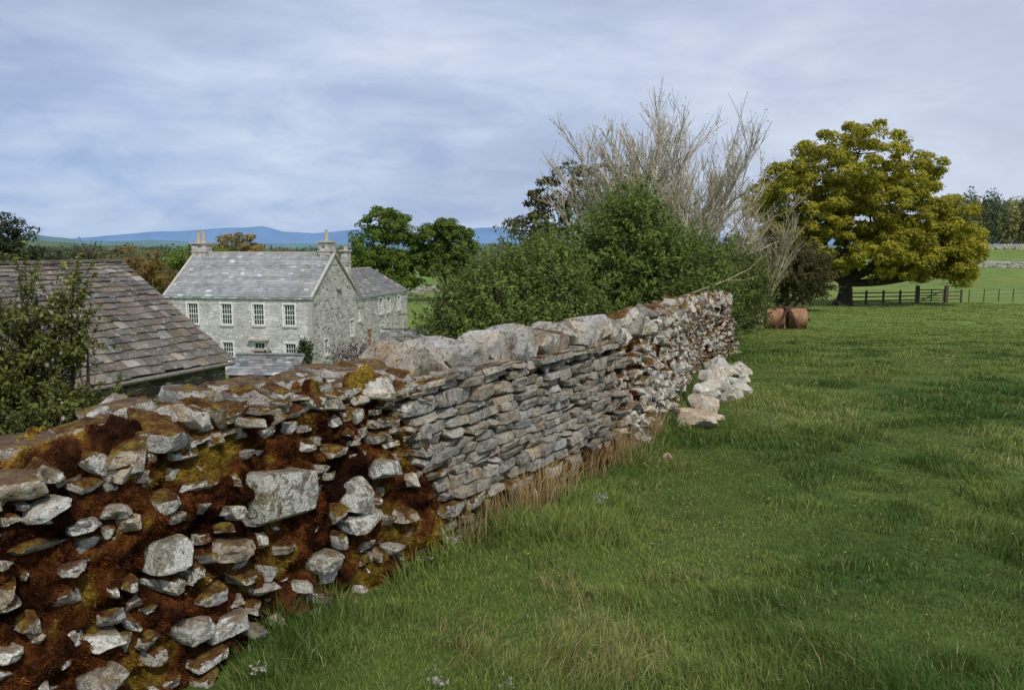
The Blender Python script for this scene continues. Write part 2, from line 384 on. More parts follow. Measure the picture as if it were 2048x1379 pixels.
# core: moss packing, plus gap shade painted dark in section B
gs=np.concatenate([np.arange(0,s_of_y(1.2),.05),np.arange(s_of_y(1.2),sA+.6,.012),np.arange(sA+.6,SL,.024)]); prof=[]
for hh in np.linspace(-.08,1.0,78): prof.append((float(face(hh)),hh,1,0))
for q in np.linspace(0,1,20)[1:]: prof.append((-.13-q*.36,1.0,0,1))
NB=8
for hh in np.linspace(1.0,-.3,NB+1)[1:]: prof.append((-.66+.13*hh,hh,-1,0))
prof=np.array(prof)
Sg,Pn=np.meshgrid(gs,prof[:,0],indexing='ij'); Sg,Ph=np.meshgrid(gs,prof[:,1],indexing='ij')
wA=1-ss((Sg-(sA-.1-.3*Ph+.12))/.25); wB=(1-wA)*(1-ss((Sg-sB+.4)/.6)); wC=1-wA-wB
lowB=ss((.36-Ph)/.22)
P3=wpos(Sg,Pn,Ph)
f1=fbm(P3*np.array([6,6,8.5]),3,21); f2=fbm(P3*15,3,22); f3=fbm(P3*42,2,25)
inset=wA*(-.040)+wB*(-.11+.095*lowB)+wC*(-.050)
amp=wA*.20+wB*(.03+.15*lowB)+wC*.13
topf=prof[:,3][None]*np.ones_like(Sg)
D=inset+amp*(f1-.47)+(.085*(f2-.5)+.035*(f3-.5))*(1-.6*wB*(1-lowB))+topf*wA*(.05+.22*ss((f1-.48)/.15)*.5)
nx=prof[:,2][None]*np.ones_like(Sg); nz=prof[:,3][None]*np.ones_like(Sg)
Pm=wpos(Sg,Pn+D*nx,Ph+D*nz*.8+(f2-.5)*.03)
def moss_shade_col(P,wB_,low_,h_,D_):
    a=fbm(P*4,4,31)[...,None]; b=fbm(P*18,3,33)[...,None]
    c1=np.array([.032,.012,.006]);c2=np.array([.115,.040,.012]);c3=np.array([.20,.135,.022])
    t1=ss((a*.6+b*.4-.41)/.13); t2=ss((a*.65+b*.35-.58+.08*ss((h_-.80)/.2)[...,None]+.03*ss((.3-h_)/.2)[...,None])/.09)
    c=c1*(1-t1)+c2*t1; c=c*(1-t2)+c3*t2; c=c*(.5+1.0*b)*np.clip(1.1+D_[...,None]*5,.5,1.5)  # hollows darkened in the moss colour, standing in for occlusion
    g=np.array([.028,.025,.020]); k=(wB_*(1-low_))[...,None]; return c*(1-k)+g*k  # bare core between coursed stones coloured dark as gap shadow
MC=moss_shade_col(Pm,wB,lowB,Ph,D)
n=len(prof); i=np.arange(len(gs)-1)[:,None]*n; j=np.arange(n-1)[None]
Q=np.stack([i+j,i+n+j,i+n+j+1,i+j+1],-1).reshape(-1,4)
mb=MB(); mb.add(Pm.reshape(-1,3),Q,None,MC.reshape(-1,3)); mb.build('moss_and_gap_shade',M_MOSS,wall,True)
def blades(mb,P,Dr,L,Wd,col,seed=0):
    n=len(P); Dr=unit(Dr); side=unit(np.cross(Dr,rng.normal(size=(n,3))))*Wd[:,None]*.5
    V=np.stack([P-side,P+side,P+Dr*L[:,None]],1).reshape(-1,3)
    T=np.arange(n*3).reshape(-1,3); mb.add(V,None,T,np.repeat(col,3,0))
N=360000
s0=s_of_y(1.3); sv=s0+rng.beta(1,2.3,N)*(SL-.1-s0); si=np.clip(np.searchsorted(gs,sv)-1,0,len(gs)-2); pj=rng.integers(2,n-NB-2,N)
keep=rng.random(N)<np.clip(wA[si,pj]+wC[si,pj]*.7+lowB[si,pj]*wB[si,pj],0,1); si=si[keep];pj=pj[keep]; N=len(si)
a=U(0,1,(N,1));b=U(0,1,(N,1))
P=Pm[si,pj]+(Pm[si+1,pj]-Pm[si,pj])*a+(Pm[si,pj+1]-Pm[si,pj])*b
x,y,g,T=frame(gs[si]); Nn=np.stack([T[:,1]*nx[si,pj],-T[:,0]*nx[si,pj],nz[si,pj]+.1],-1)
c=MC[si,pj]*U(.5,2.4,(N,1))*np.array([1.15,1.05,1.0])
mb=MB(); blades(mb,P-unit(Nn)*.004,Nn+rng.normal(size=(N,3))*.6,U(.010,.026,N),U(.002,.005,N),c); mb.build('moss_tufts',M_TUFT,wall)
print('wall',time.time()-T0)

# fallen stones
fs=MB()
for (fx,fy,d) in [(1.98,8.5,(.52,.4,.26)),(2.25,9.3,(.42,.4,.26)),(2.55,10.1,(.36,.3,.2)),(2.9,10.4,(.34,.26,.18)),(2.75,11.0,(.36,.3,.24)),(3.0,11.6,(.36,.3,.22)),(3.15,12.2,(.34,.34,.26)),
    (3.35,12.7,(.38,.34,.24)),(3.62,13.0,(.35,.3,.2)),(3.9,13.4,(.4,.28,.14)),(3.4,11.9,(.3,.2,.12)),(3.2,11.0,(.26,.3,.18)),(2.6,10.7,(.25,.3,.2)),(3.5,13.6,(.34,.34,.28)),(3.3,13.2,(.3,.34,.32)),(4.05,14.1,(.3,.3,.16)),(1.4,7.0,(.12,.1,.07)),(3.05,11.9,(.3,.24,.40)),(2.85,11.5,(.24,.24,.36)),(3.3,12.6,(.24,.24,.40)),
    (2.7,10.3,(.2,.2,.12)),(3.1,10.8,(.15,.12,.1)),(3.6,12.2,(.2,.15,.1)),(2.4,9.7,(.2,.16,.12)),(3.75,12.8,(.15,.15,.1)),(3.0,11.2,(.2,.16,.3)),(3.2,12.0,(.2,.16,.34)),(2.35,8.9,(.16,.12,.08))]:
    g=float(H(fx,fy)); b=U(.34,.56); warm=(1.14,.96,.70) if fy<9.6 else (1.03,.99,.90)
    p=ANG[rng.integers(48)]*np.array(d)/2
    fs.add(p@rotm(U(-.5,.5),U(-.5,.5),U(0,3)).T+[fx,fy,g+d[2]*.34],CGQ,None,(b*warm[0],b*warm[1],b*warm[2],.5),.08)
fs.build('fallen_stone_pile',M_STONE,None,True,27)

# ---------------------------------------------------------------- grass
def grass(name,px,py,hgt,wid,col,lean=.45,parent=None,zoff=-.01):
    n=len(px); pz=H(px,py)+zoff
    P=np.stack([px,py,pz],-1); a=U(0,2*np.pi,n); side=np.stack([np.cos(a),np.sin(a),a*0],-1)*wid[:,None]*.5
    wd=fbm2(px,py,.9,2,41)*14; la=wd+rng.normal(size=n)*1.2; l=hgt*np.abs(rng.normal(size=n)*.35+lean)
    Ld=np.stack([np.cos(la),np.sin(la),la*0],-1)
    mid=P+Ld*(l*.35)[:,None]; mid[:,2]+=hgt*.6; tip=P+Ld*l[:,None]*1.15; tip[:,2]+=hgt*np.clip(1-.35*(l/hgt)**2,.35,1)
    V=np.stack([P-side,P+side,mid+side*.75,mid-side*.75,tip],1).reshape(-1,3)
    k=np.arange(n)[:,None]*5
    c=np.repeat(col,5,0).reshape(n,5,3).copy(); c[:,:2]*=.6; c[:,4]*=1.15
    mb=MB(); mb.add(V,(k+np.array([[0,1,2,3]])),(k+np.array([[3,2,4]])),c.reshape(-1,3)); return mb.build(name,M_GRASS,parent)
N=760000
a=U(-.36,.70,N); e=.35; r=(2.0**e+U(0,1,N)*(80**e-2.0**e))**(1/e)
px=r*np.sin(a);py=r*np.cos(a)
kp=(px>xw(py)+.0)&((py<16)|(px>xw(py)+.1)); px,py,r=px[kp],py[kp],r[kp]
n1=fbm2(px,py,1.6,3,51); n2=fbm2(px,py,.35,3,52); n3=fbm2(px,py,5,2,53); n4=fbm2(px,py,.9,3,57)
dw=px-xw(py)
hg=(.030+.10*ss((n1-.40)/.3)*n3*1.7)*(1+1.0*np.exp(-dw/.3)*(py<17))*U(.55,1.4,len(px)); hg*=np.interp(r,[2,8,30,80],[.95,.85,.7,.65]); hg=np.maximum(hg,.028)
wdt=np.maximum(.0030,.00105*r)*U(.7,1.3,len(px))
g1=np.array([.080,.150,.030]);g2=np.array([.230,.290,.065]);g3=np.array([.38,.33,.15])
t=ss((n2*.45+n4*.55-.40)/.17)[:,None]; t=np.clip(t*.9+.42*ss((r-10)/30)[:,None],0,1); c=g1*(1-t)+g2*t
dry=(rng.random(len(px))<(.06+.40*ss((n4-.54)/.12)*np.exp(-r/12)))[:,None]; c=np.where(dry,g3*U(.6,1.3,(len(px),1)),c)*U(.5,1.5,(len(px),1))
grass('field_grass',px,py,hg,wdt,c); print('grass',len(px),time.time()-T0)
def strawpts(n,y0,y1,spread):
    cy=U(y0,y1,22); y=cy[rng.integers(22,size=n)]+rng.normal(size=n)*.04; return xw(y)+.02+np.abs(rng.normal(size=n))*spread,y
px,py=strawpts(1200,4.35,8.2,.06); b=np.array([.52,.38,.19])
grass('dry_grass',px,py,U(.10,.44,len(px)),np.full(len(px),.0045),b*U(.5,1.3,(len(px),1)),.25)
cx=np.array([.35,.55,.30,-.2,1.25,2.7,1.1,.5]);cy=np.array([3.4,3.15,4.0,3.4,3.3,9.0,10.0,5.0])
k=rng.integers(8,size=600); px=cx[k]+rng.normal(size=600)*.10;py=cy[k]+rng.normal(size=600)*.14
grass('dry_grass',px,py,U(.04,.18,600),np.full(600,.0035),b*U(.5,1.2,(600,1)),.8)
mb=MB()
for _ in range(110):
    a=U(.0,.6); r=U(4,14); x=r*math.sin(a);y=r*math.cos(a)
    if x<xw(y)+.3: continue
    z=float(H(x,y))+U(.05,.09); q=np.arange(6)/6*6.283; s=U(.005,.008)*max(1,r/8)
    mb.add(np.concatenate([np.stack([x+s*np.cos(q),y+s*np.sin(q),z+0*q+.004],-1),[[x,y,z]]]),None,[[m,(m+1)%6,6] for m in range(6)],(.75,.6,.05) if rng.random()<.75 else (.7,.7,.65))
    tube(mb,[[x,y,z-.14],[x,y,z]],.0015,3,(.05,.11,.02))
mb.build('meadow_flowers',M_LEAF)
mb=MB()
for (x,y,z0) in [(.62,5.35,.13),(-.3,2.98,.05),(-.02,2.95,.05),(-1.0,2.98,.10),(.6,5.42,.09)]:
    n=40; P=np.stack([x+rng.normal(size=n)*.018,y+rng.normal(size=n)*.018,float(H(x,y))+z0+rng.normal(size=n)*.015],-1)
    blades(mb,P,rng.normal(size=(n,3)),U(.008,.02,n),U(.008,.016,n),np.array([[.55,.52,.45]])*U(.6,1.1,(n,1)))
mb.build('wool_scraps',M_LEAF)

# ---------------------------------------------------------------- vegetation helpers
def leafquads(mb,P,Nn,size,col,asp=.6):
    n=len(P); Nn=unit(Nn); a=unit(np.cross(Nn,rng.normal(size=(n,3)))); b=np.cross(Nn,a)
    s=size[:,None]*.5
    V=np.stack([P-a*s,P-b*s*asp+Nn*s*.15,P+a*s,P+b*s*asp+Nn*s*.15],1).reshape(-1,3)
    mb.add(V,np.arange(n*4).reshape(-1,4),None,np.repeat(col,4,0))
def lobe_points(lobes,n,inner=.55):
    L=np.array(lobes,float); vol=(L[:,3]*L[:,4]*L[:,5])**.72; k=rng.choice(len(L),n,p=vol/vol.sum())
    d=unit(rng.normal(size=(n,3))); r=U(inner**2,1,n)**.5
    return L[k,:3]+d*L[k,3:6]*r[:,None],d,k
def wood(mb,base,trunk_r,fork_h,targets,clumps,col,ns=7,twig=.03):
    base=np.asarray(base,float); fork=base+np.array([0,0,fork_h])
    tt=np.linspace(0,1,6); P=base+(fork-base)*tt[:,None]; P[:,0]+=np.sin(tt*3)*trunk_r*.3
    R=trunk_r*(1+.5*np.exp(-tt*7))*(1-.25*tt); tube(mb,P,R,9,col)
    pts=[];
    for tg in targets:
        t=np.linspace(0,1,9)[:,None]; mid=(fork+tg)/2+np.array([0,0,-.08*np.linalg.norm(tg-fork)])+rng.normal(size=3)*.08*np.linalg.norm(tg-fork)
        C=(1-t)**2*(fork-[0,0,trunk_r*.5])+2*t*(1-t)*mid+t*t*tg
        tube(mb,C,trunk_r*.45*(1-t[:,0]*.8),ns,col); pts.append(C)
    A=np.concatenate(pts)
    for c in clumps:
        d=np.linalg.norm(A-c,axis=1)+np.where(A[:,2]>c[2],1.0,0); q=A[np.argmin(d)]
        L=np.linalg.norm(c-q)
        if L<.05: continue
        t=np.linspace(0,1,5)[:,None]; m=(q+c)/2+rng.normal(size=3)*.14*L
        C=(1-t)**2*q+2*t*(1-t)*m+t*t*c; tube(mb,C,twig*(1.2-t[:,0]),4,col)
def leafy_tree(name,base,lobes,ncl,cr,nl,ls,c1,c2,tr,fh,bark=(.09,.075,.055),twig=.05,inner=.45,ntg=9,upb=.35):
    root=empty(name); base=np.asarray(base,float)
    Lw=[(base[0]+l[0],base[1]+l[1],base[2]+l[2],l[3],l[4],l[5]) for l in lobes]
    C,d,k=lobe_points(Lw,ncl,inner)
    rr_=U(.55,1.25,ncl)*cr
    mbw=MB(); tg=[np.array(l[:3])+rng.normal(size=3)*.2*l[3] for l in Lw]
    if len(tg)<ntg: tg+= [C[q] for q in rng.integers(ncl,size=ntg-len(tg))]
    wood(mbw,base,tr,fh,tg,C[:min(ncl,200)],bark,twig=twig); mbw.build('trunk_and_limbs',M_BARK,root,True)
    n=ncl*nl; ci=np.repeat(np.arange(ncl),nl)
    dd=unit(rng.normal(size=(n,3))+np.array([0,0,upb])+d[ci]*.35)
    R=rr_[ci]*U(.35,1,n)**.45*(1+.45*(vnoise(dd*2.4+C[ci]*3,61)-.5)*2)
    P=C[ci]+dd*R[:,None]*np.array([1.15,1.15,.72])
    b=(vnoise(C*.9,62)*.5+U(0,1,ncl)*.5)[ci][:,None]; 
    col=(np.array(c1)*(1-b)+np.array(c2)*b)*U(.65,1.35,(n,1))
    mbl=MB(); leafquads(mbl,P,dd*1.3+rng.normal(size=(n,3))*.5+[0,0,.4],ls*U(.6,1.4,n),col,.65); mbl.build('foliage',M_LEAF,root)
    return root
def shrub(name,lobes,nsh,slen,nlv,ls,c1,c2,base=None,bark=(.12,.10,.07),inner=.55,up=.5,stems=14,blossom=None,root=None,twr=.006):
    root=root or empty(name)
    C,d,k=lobe_points(lobes,nsh,inner); L=np.array(lobes)
    dirn=unit(d*.8+rng.normal(size=(nsh,3))*.4+[0,0,up]); ln=slen*rng.gamma(3,.33,nsh)
    n=nsh*nlv; si=np.repeat(np.arange(nsh),nlv); t=U(0,1,n)
    P=C[si]+dirn[si]*(ln[si]*t)[:,None]; off=rng.normal(size=(n,3))*(slen*.17); P=P+off*(1.1-t)[:,None]
    bb=(vnoise(C*1.3,71)*.6+U(0,1,nsh)*.4)[si][:,None]
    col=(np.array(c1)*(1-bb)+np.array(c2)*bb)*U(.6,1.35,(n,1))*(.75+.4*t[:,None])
    if blossom is not None: m=rng.random(n)<blossom[0]; col[m]=np.array(blossom[1])*U(.7,1.2,(m.sum(),1))
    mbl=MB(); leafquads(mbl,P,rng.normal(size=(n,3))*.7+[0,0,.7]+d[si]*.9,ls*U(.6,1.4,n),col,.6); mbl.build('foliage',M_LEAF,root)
    mbw=MB(); i=np.arange(0,nsh,max(1,nsh//1500))
    for q in i: tube(mbw,[C[q]-dirn[q]*ln[q]*.8,C[q],C[q]+dirn[q]*ln[q]],[twr*1.6,twr,twr*.4],3,bark)
    if base is not None:
        base=np.asarray(base,float)
        for q in range(stems):
            l=L[rng.integers(len(L))]; e=l[:3]+unit(rng.normal(size=3))*l[3:6]*.6; s0=np.array([base[0]+(l[0]-base[0])*.5+U(-.3,.3),base[1]+(l[1]-base[1])*.5+U(-.3,.3),0]); s0[2]=float(H(s0[0],s0[1]))-.05
            t=np.linspace(0,1,7)[:,None]; m=(s0+e)/2+rng.normal(size=3)*.15
            tube(mbw,(1-t)**2*s0+2*t*(1-t)*m+t*t*e,twr*6*(1.1-t[:,0]),5,bark)
    mbw.build('stems',M_BARK,root,True); return root
def bare_tree(name,base,h,stems,spread,col,r0,depth=4,leaves=0,lcol=(.2,.2,.08),kids=5,rmin=.012):
    root=empty(name); mb=MB(); tips=[]
    def grow(p,d,L,r,dep):
        n=6 if dep>1 else 4; P=[p]; dd=d.copy()
        for q in range(n):
            dd=unit(dd+rng.normal(size=3)*.09+np.array([0,0,.04])); P.append(P[-1]+dd*L/n)
        P=np.array(P); tube(mb,P,np.maximum(r*np.linspace(1,.45,n+1),rmin*np.linspace(1,.6,n+1)),5 if dep>2 else 3,np.array(col)*U(.7,1.2)); tips.append(P[-1]); tips.append(P[2])
        if dep<=0: return
        for q in range(kids):
            t=U(.25,1.0); k=int(t*n); 
            nd=unit(dd+unit(rng.normal(size=3)*np.array([1,1,.5]))*U(.35,.75)+[0,0,.22]); grow(P[k],nd,L*U(.38,.58),r*.52,dep-1)
    base=np.asarray(base,float)
    for q in range(stems):
        a=q*2.399+U(-.2,.2); f=math.sqrt((q+.5)/stems); s=spread*f
        d=unit(np.array([math.cos(a)*s,math.sin(a)*s,1.0])); grow(base+np.array([math.cos(a),math.sin(a),0])*.2*f,d,h*U(.56,.66)*(1-.12*f*f),r0*U(.7,1.1),depth)
    mb.build('branches',M_BARK,root,True)
    if leaves:
        T=np.array(tips); k=rng.integers(len(T),size=leaves); P=T[k]+rng.normal(size=(leaves,3))*.07
        m2=MB(); leafquads(m2,P,rng.normal(size=(leaves,3)),U(.04,.09,leaves),np.array(lcol)*U(.6,1.3,(leaves,1))); m2.build('buds',M_LEAF,root)
    return root

leafy_tree('sycamore_tree',(26.9,65,-3.15),[(.1,0,10.8,5.3,4.8,3.8),(-3.8,0,8.1,3.9,4.2,3.7),(3.2,0,7.8,4.4,4.4,3.9),(6.0,0,10.3,2.0,2.0,2.0),(8.4,0,6.4,2.3,2.8,2.5),
   (7.4,0,3.9,3.4,3.2,2.2),(-2.0,-.5,4.4,4.0,3.8,2.1),(-6.6,.5,8.4,1.4,2,1.5),(3.0,-1.5,4.0,3.8,3,1.9),(9.5,0,3.9,1.8,2,2.2),(-4.8,0,5.4,2.4,2.4,2.1),(5.0,-1.5,5.8,3.2,2.6,2.3)],
   860,.62,220,.21,(.21,.205,.022),(.50,.455,.050),.62,2.2,bark=(.05,.04,.03),twig=.04,inner=.55)
leafy_tree('oak_tree',(-20.7,133,-7.6),[(0,0,12.8,4.0,4,3.0),(-3.2,0,8.6,3.6,3.5,3.2),(3,0,9.2,3.2,3.5,3.4),(0,0,6,5,4.5,2.8),(1.5,0,3.6,4,4,2)],260,.95,130,.36,(.08,.13,.02),(.20,.29,.04),.5,2.5,twig=.06)
leafy_tree('oak_tree',(-10.9,133,-7.6),[(-2.6,0,10.3,2.5,3,2.5),(2.6,0,9.8,2.7,3,2.6),(0,0,11.6,2.4,2.5,2.3),(-3.1,0,6.4,2.3,2.5,2.3),(2.4,0,6.2,2.7,2.8,2.3),(0,0,6.6,3,3,2.4)],230,.9,130,.36,(.08,.12,.024),(.19,.26,.045),.5,2.6,twig=.06)
leafy_tree('copper_beech_tree',(-42.4,90,-7.6),[(0,0,6.5,3.6,3.6,2.6),(2,0,4.5,3.6,3.6,2.6),(-3,0,5.4,3,3,2.2),(-6,2,5.6,3,3,1.9)],130,.8,110,.3,(.16,.12,.035),(.32,.22,.07),.4,2)
leafy_tree('ash_tree',(-37.2,95,-7.6),[(0,0,7.0,3.2,3.6,2.4),(3,0,6.9,3,3,2.0),(-1,0,4,4.4,3.6,2.6)],130,.8,110,.3,(.10,.16,.025),(.22,.31,.05),.4,2)
leafy_tree('maple_tree',(-37.4,110,-7.6),[(0,0,9.0,3.2,3,2.2),(-2,0,7.4,2.6,3,2.2),(2.4,0,7.4,2.6,3,2.2)],110,.8,120,.32,(.24,.19,.07),(.44,.35,.13),.4,3)
leafy_tree('pine_tree',(-37.0,60,-7.6),[(-.6,0,11.0,1.0,1.2,.8),(.5,0,9.9,1.5,1.5,.8),(-1.2,0,9.4,1.7,2,.9),(1.2,0,8.3,1.7,2,.8),(-.8,0,7.6,2.4,2,1.0),(.8,0,6.2,2.6,2,1.2),(-1,0,4.6,2.8,2,1.4)],150,.5,110,.19,(.035,.05,.025),(.09,.11,.05),.25,4,inner=.3,bark=(.05,.04,.03))
leafy_tree('hazel_tree',(2.2,40,-6.6),[(-1.3,0,9.0,.9,1.2,1.2),(-.2,0,10.0,1.3,1.6,1.7),(1.0,0,11.0,1.3,1.6,1.4),(0,0,7.6,2,2,1.6),(2.2,0,9.4,1.6,1.6,2),(2.4,0,11,1.2,1.4,1.2)],160,.42,130,.13,(.06,.065,.02),(.15,.135,.04),.25,4,twig=.03)
bare_tree('bare_ash_tree',(5.3,30,-2.4),10.4,26,.50,(.56,.50,.38),.075,3,9000,(.38,.35,.13),kids=6,rmin=.012)
bare_tree('bare_ash_tree',(14.2,46,-2.9),8.6,10,.30,(.46,.40,.27),.06,3,2600,(.36,.30,.12),kids=5,rmin=.014)
print('trees',time.time()-T0)
g1,g2=(.105,.150,.032),(.26,.34,.070)
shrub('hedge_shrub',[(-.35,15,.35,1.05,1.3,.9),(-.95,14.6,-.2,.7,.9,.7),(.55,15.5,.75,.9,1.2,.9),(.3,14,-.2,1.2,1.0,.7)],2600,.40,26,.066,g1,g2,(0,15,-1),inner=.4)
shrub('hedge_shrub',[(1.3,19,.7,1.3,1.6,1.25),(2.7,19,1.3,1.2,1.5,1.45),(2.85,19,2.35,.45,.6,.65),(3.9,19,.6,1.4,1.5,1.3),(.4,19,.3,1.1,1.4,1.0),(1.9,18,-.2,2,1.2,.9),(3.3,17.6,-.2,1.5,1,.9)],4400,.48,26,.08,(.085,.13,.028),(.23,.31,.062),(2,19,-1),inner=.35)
shrub('hedge_shrub',[(5.3,22.5,.3,1.2,1.5,1.1),(4.4,23,.7,1.3,1.5,1.3),(6.3,24,.5,1.2,1.5,1.1),(7.2,27,.2,1.2,1.8,1.1)],2300,.5,22,.095,(.08,.11,.028),(.20,.24,.058),(5.5,23,-1),inner=.35)
shrub('hedge_shrub',[(9.2,34,-.6,1.5,2.2,1.6),(10.6,40,-.8,1.5,2.2,1.7),(12.6,47,-1,1.6,2.5,1.8)],1700,.6,20,.13,(.08,.10,.03),(.19,.20,.055),(10,38,-2.3),inner=.35)
shrub('hawthorn_tree',[(19.6,57,-.1,2.7,2.3,2.1),(17.4,57,.2,2.4,2.3,2.3),(15.6,56,-.4,1.8,2,1.9),(21.3,57.5,-.7,1.5,1.8,1.4)],2600,.7,22,.15,(.07,.07,.028),(.18,.155,.055),(18.6,57,-3),inner=.35,stems=20,twr=.014)
mb=MB(); tube(mb,[[3.5,17,.55],[4.0,16.9,.75],[4.5,16.8,.95],[4.95,16.7,1.2],[5.2,16.7,1.45]],[.022,.018,.015,.010,.005],5,(.35,.29,.18)); tube(mb,[[4.5,16.8,.95],[4.8,16.7,.95],[5.1,16.6,1.05]],[.012,.008,.004],4,(.35,.29,.18)); mb.build('bare_branch',M_BARK)
shrub('elder_sapling',[(-4.28,7,.75,.14,.2,.75),(-4.2,7,.0,.35,.3,.5),(-3.95,7,.75,.17,.2,.35),(-3.85,7,1.0,.12,.1,.45),(-3.4,7,.15,.25,.2,.15),(-3.8,7,-.2,.5,.3,.4),(-4.5,7,.3,.35,.3,.8),(-3.75,6.6,.1,.35,.3,.3)],1150,.19,26,.044,(.10,.125,.028),(.26,.28,.06),(-4.1,7,-.9),inner=.1,up=.8,blossom=(.015,(.6,.5,.48)),twr=.004)
mb=MB();
for q in range(5): tube(mb,[[-4.25+q*.06,7,-.9],[-4.25+q*.1,7,0],[-4.28+q*.13,7,.8-.1*q],[-4.3+q*.14,7,1.4-.15*q]],[.035,.028,.018,.006],5,(.07,.055,.035))
o_=mb.build('sapling_trunk',M_BARK,bpy.data.objects['elder_sapling'])
shrub('blossom_shrub',[(-5.9,30,-2.75,1.0,.9,.75),(-4.9,30,-2.85,.9,.9,.75),(-5.4,30,-3.6,1.6,1,.8)],900,.35,16,.075,(.08,.07,.04),(.14,.12,.06),(-5.4,30,-4.6),blossom=(.45,(.66,.53,.55)))
shrub('climbing_shrub',[(-14.7,56.2,-6.0,.5,.35,1.0),(-14.6,56.2,-5.6,.35,.3,.6)],180,.3,22,.11,(.05,.08,.025),(.11,.15,.04),(-14.6,56.3,-7.4),stems=4)
shrub('garden_shrub',[(-17.4,55.9,-6.5,.5,.4,.7)],120,.3,20,.11,(.05,.07,.02),(.10,.13,.03),(-17.4,55.9,-7.4),stems=4)
shrub('dead_branch_tree',[(-31.5,60,1.1,1.7,1,.4),(-32.5,60,.6,1.5,1,.4)],70,.8,8,.12,(.03,.03,.015),(.06,.06,.02),(-32,60,-7),stems=8,bark=(.05,.04,.03),twr=.02)
print('veg',time.time()-T0)

def wood_mass(name,items,leaf,nl,parent=None):
    mb=MB()
    for (x,y,hh,r,c) in items:
        z=float(H(x,y)); n=nl; dd=unit(rng.normal(size=(n,3))+[0,0,.3]); q=dd*np.array([r,r,hh*.5])*(U(.6,1,n)**.5*(1+.5*(vnoise(dd*2.5+x,5)-.5)))[:,None]
        P=q+[x,y,z+hh*.52]; col=np.array(c)*U(.55,1.4,(n,1))
        leafquads(mb,P,dd+rng.normal(size=(n,3))*.6,leaf*U(.6,1.4,n)*max(1,y/260),col,.8)
    return mb.build(name,M_LEAF)
it=[]
for q in range(190):
    y=U(205,260); x=y*U(.54,.85); c=[(.26,.27,.09),(.15,.20,.07),(.32,.31,.13),(.07,.11,.065)][rng.integers(4)]; it.append((x,y,U(9,14)*(1.15 if c[0]<.08 else 1),U(2.4,4.4),c))
wood_mass('woodland',it,.65,420)
it=[]
for q in range(260):
    y=U(230,1100); t=U(-.68,.1); it.append((y*t,y,U(6,12)*(.8+y/2500),U(4,9)*(.8+y/900),[(.12,.165,.08),(.10,.14,.08),(.19,.20,.10),(.19,.16,.09)][rng.integers(4)]))
for q in range(44):
    y=U(120,200); t=U(-.52,-.36); it.append((y*t,y,U(5,8),U(2.5,5),[(.12,.17,.05),(.21,.165,.07),(.14,.19,.06)][rng.integers(3)]))
wood_mass('distant_trees',it,.7,150)

def farwall(pts,h,th,name='dry_stone_wall'):
    mb=MB()
    for (x0,y0),(x1,y1) in zip(pts[:-1],pts[1:]):
        L=math.hypot(x1-x0,y1-y0); n=int(L/.55)
        for q in range(n):
            for r_ in range(3):
                t=(q+U(0,1))/n; x=x0+(x1-x0)*t;y=y0+(y1-y0)*t; z=float(H(x,y)); b=U(.2,.4)
                p=LOW[rng.integers(24)]*np.array([.45,th*.6,h*.28]); 
                mb.add(p@rotm(U(-.2,.2),U(-.2,.2),math.atan2(y1-y0,x1-x0)).T+[x,y,z+h*(.18+.3*r_)],CLQ,None,(b,b,b*.95,.4),.1)
    return mb.build(name,M_STONE,None,True,38)
farwall([(80,150),(88,147),(104,142)],1.1,.6)
farwall([(112,202),(130,200),(150,198)],1.2,.7)
farwall([(-20,152),(-14,166)],1.2,.7)

# ---------------------------------------------------------------- buildings
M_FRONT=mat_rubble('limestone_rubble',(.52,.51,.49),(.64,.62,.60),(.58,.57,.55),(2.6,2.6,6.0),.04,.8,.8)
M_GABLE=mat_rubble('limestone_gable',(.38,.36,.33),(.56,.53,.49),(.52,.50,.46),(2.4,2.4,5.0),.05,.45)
M_BARNW=mat_rubble('barn_stone',(.20,.17,.12),(.32,.28,.20),(.11,.10,.08),(2.6,2.6,7.0),.04,.5)
M_SLATE=mat_slate('house_slate',1.2,5,.3,(.42,.42,.40)); M_BSLATE=mat_slate('barn_stone_slate',1.5,7)
M_WHITE=mat_plain('white_paint',(.82,.82,.8),.5); M_QUOIN=mat_plain('dressed_stone',(.46,.43,.39),.85)
M_DARKM=mat_plain('dark_iron',(.05,.05,.055),.5); M_POT=mat_plain('buff_clay',(.5,.42,.3),.8); M_DOOR=mat_plain('timber_door',(.30,.18,.08),.7)
t=NT('window_glass'); M_GLASS=t.fin((.03,.035,.045),.08,None,.6)
Zv=np.array([0,0,1.])
def slates(mb,O,Uv,Lu,Sv,Ls,rows,w,th,base,var=.25,jit=.02,warmv=.06,hl=.08):
    O,Uv,Sv=[np.asarray(v,float) for v in (O,Uv,Sv)]; Nv=unit(np.cross(Uv,Sv)); Nv=Nv if Nv[2]>0 else -Nv
    rhs=np.linspace(1.35,.75,rows); rhs=rhs/rhs.sum()*Ls; y=0
    for r in range(rows):
        x=-U(0,w); rb=U(.88,1.12)
        while x<Lu:
            ww=w*U(.6,1.35); x0=max(0,x+.004);x1=min(Lu,x+ww-.004)
            if x1-x0>.03:
                b=rb*U(1-var,1+var)*(1.0 if rng.random()>hl else 1.8); wr=U(-warmv,warmv); c=(base[0]*b*(1+wr),base[1]*b,base[2]*b*(1-wr))
                d=U(-jit,jit); lift=th*U(.9,1.8); t2=U(-jit,jit)*.5; P=[]
                for (a,q,n0) in ((x0,y+d,lift),(x1,y+d+t2,lift),(x1,y+rhs[r]*1.15,.004),(x0,y+rhs[r]*1.15,.004)): P.append(O+Uv*a+Sv*q+Nv*n0)
                Pt=[p+Nv*th for p in P]; mb.add(P+Pt,BOXQ,None,c)
            x+=ww
        y+=rhs[r]
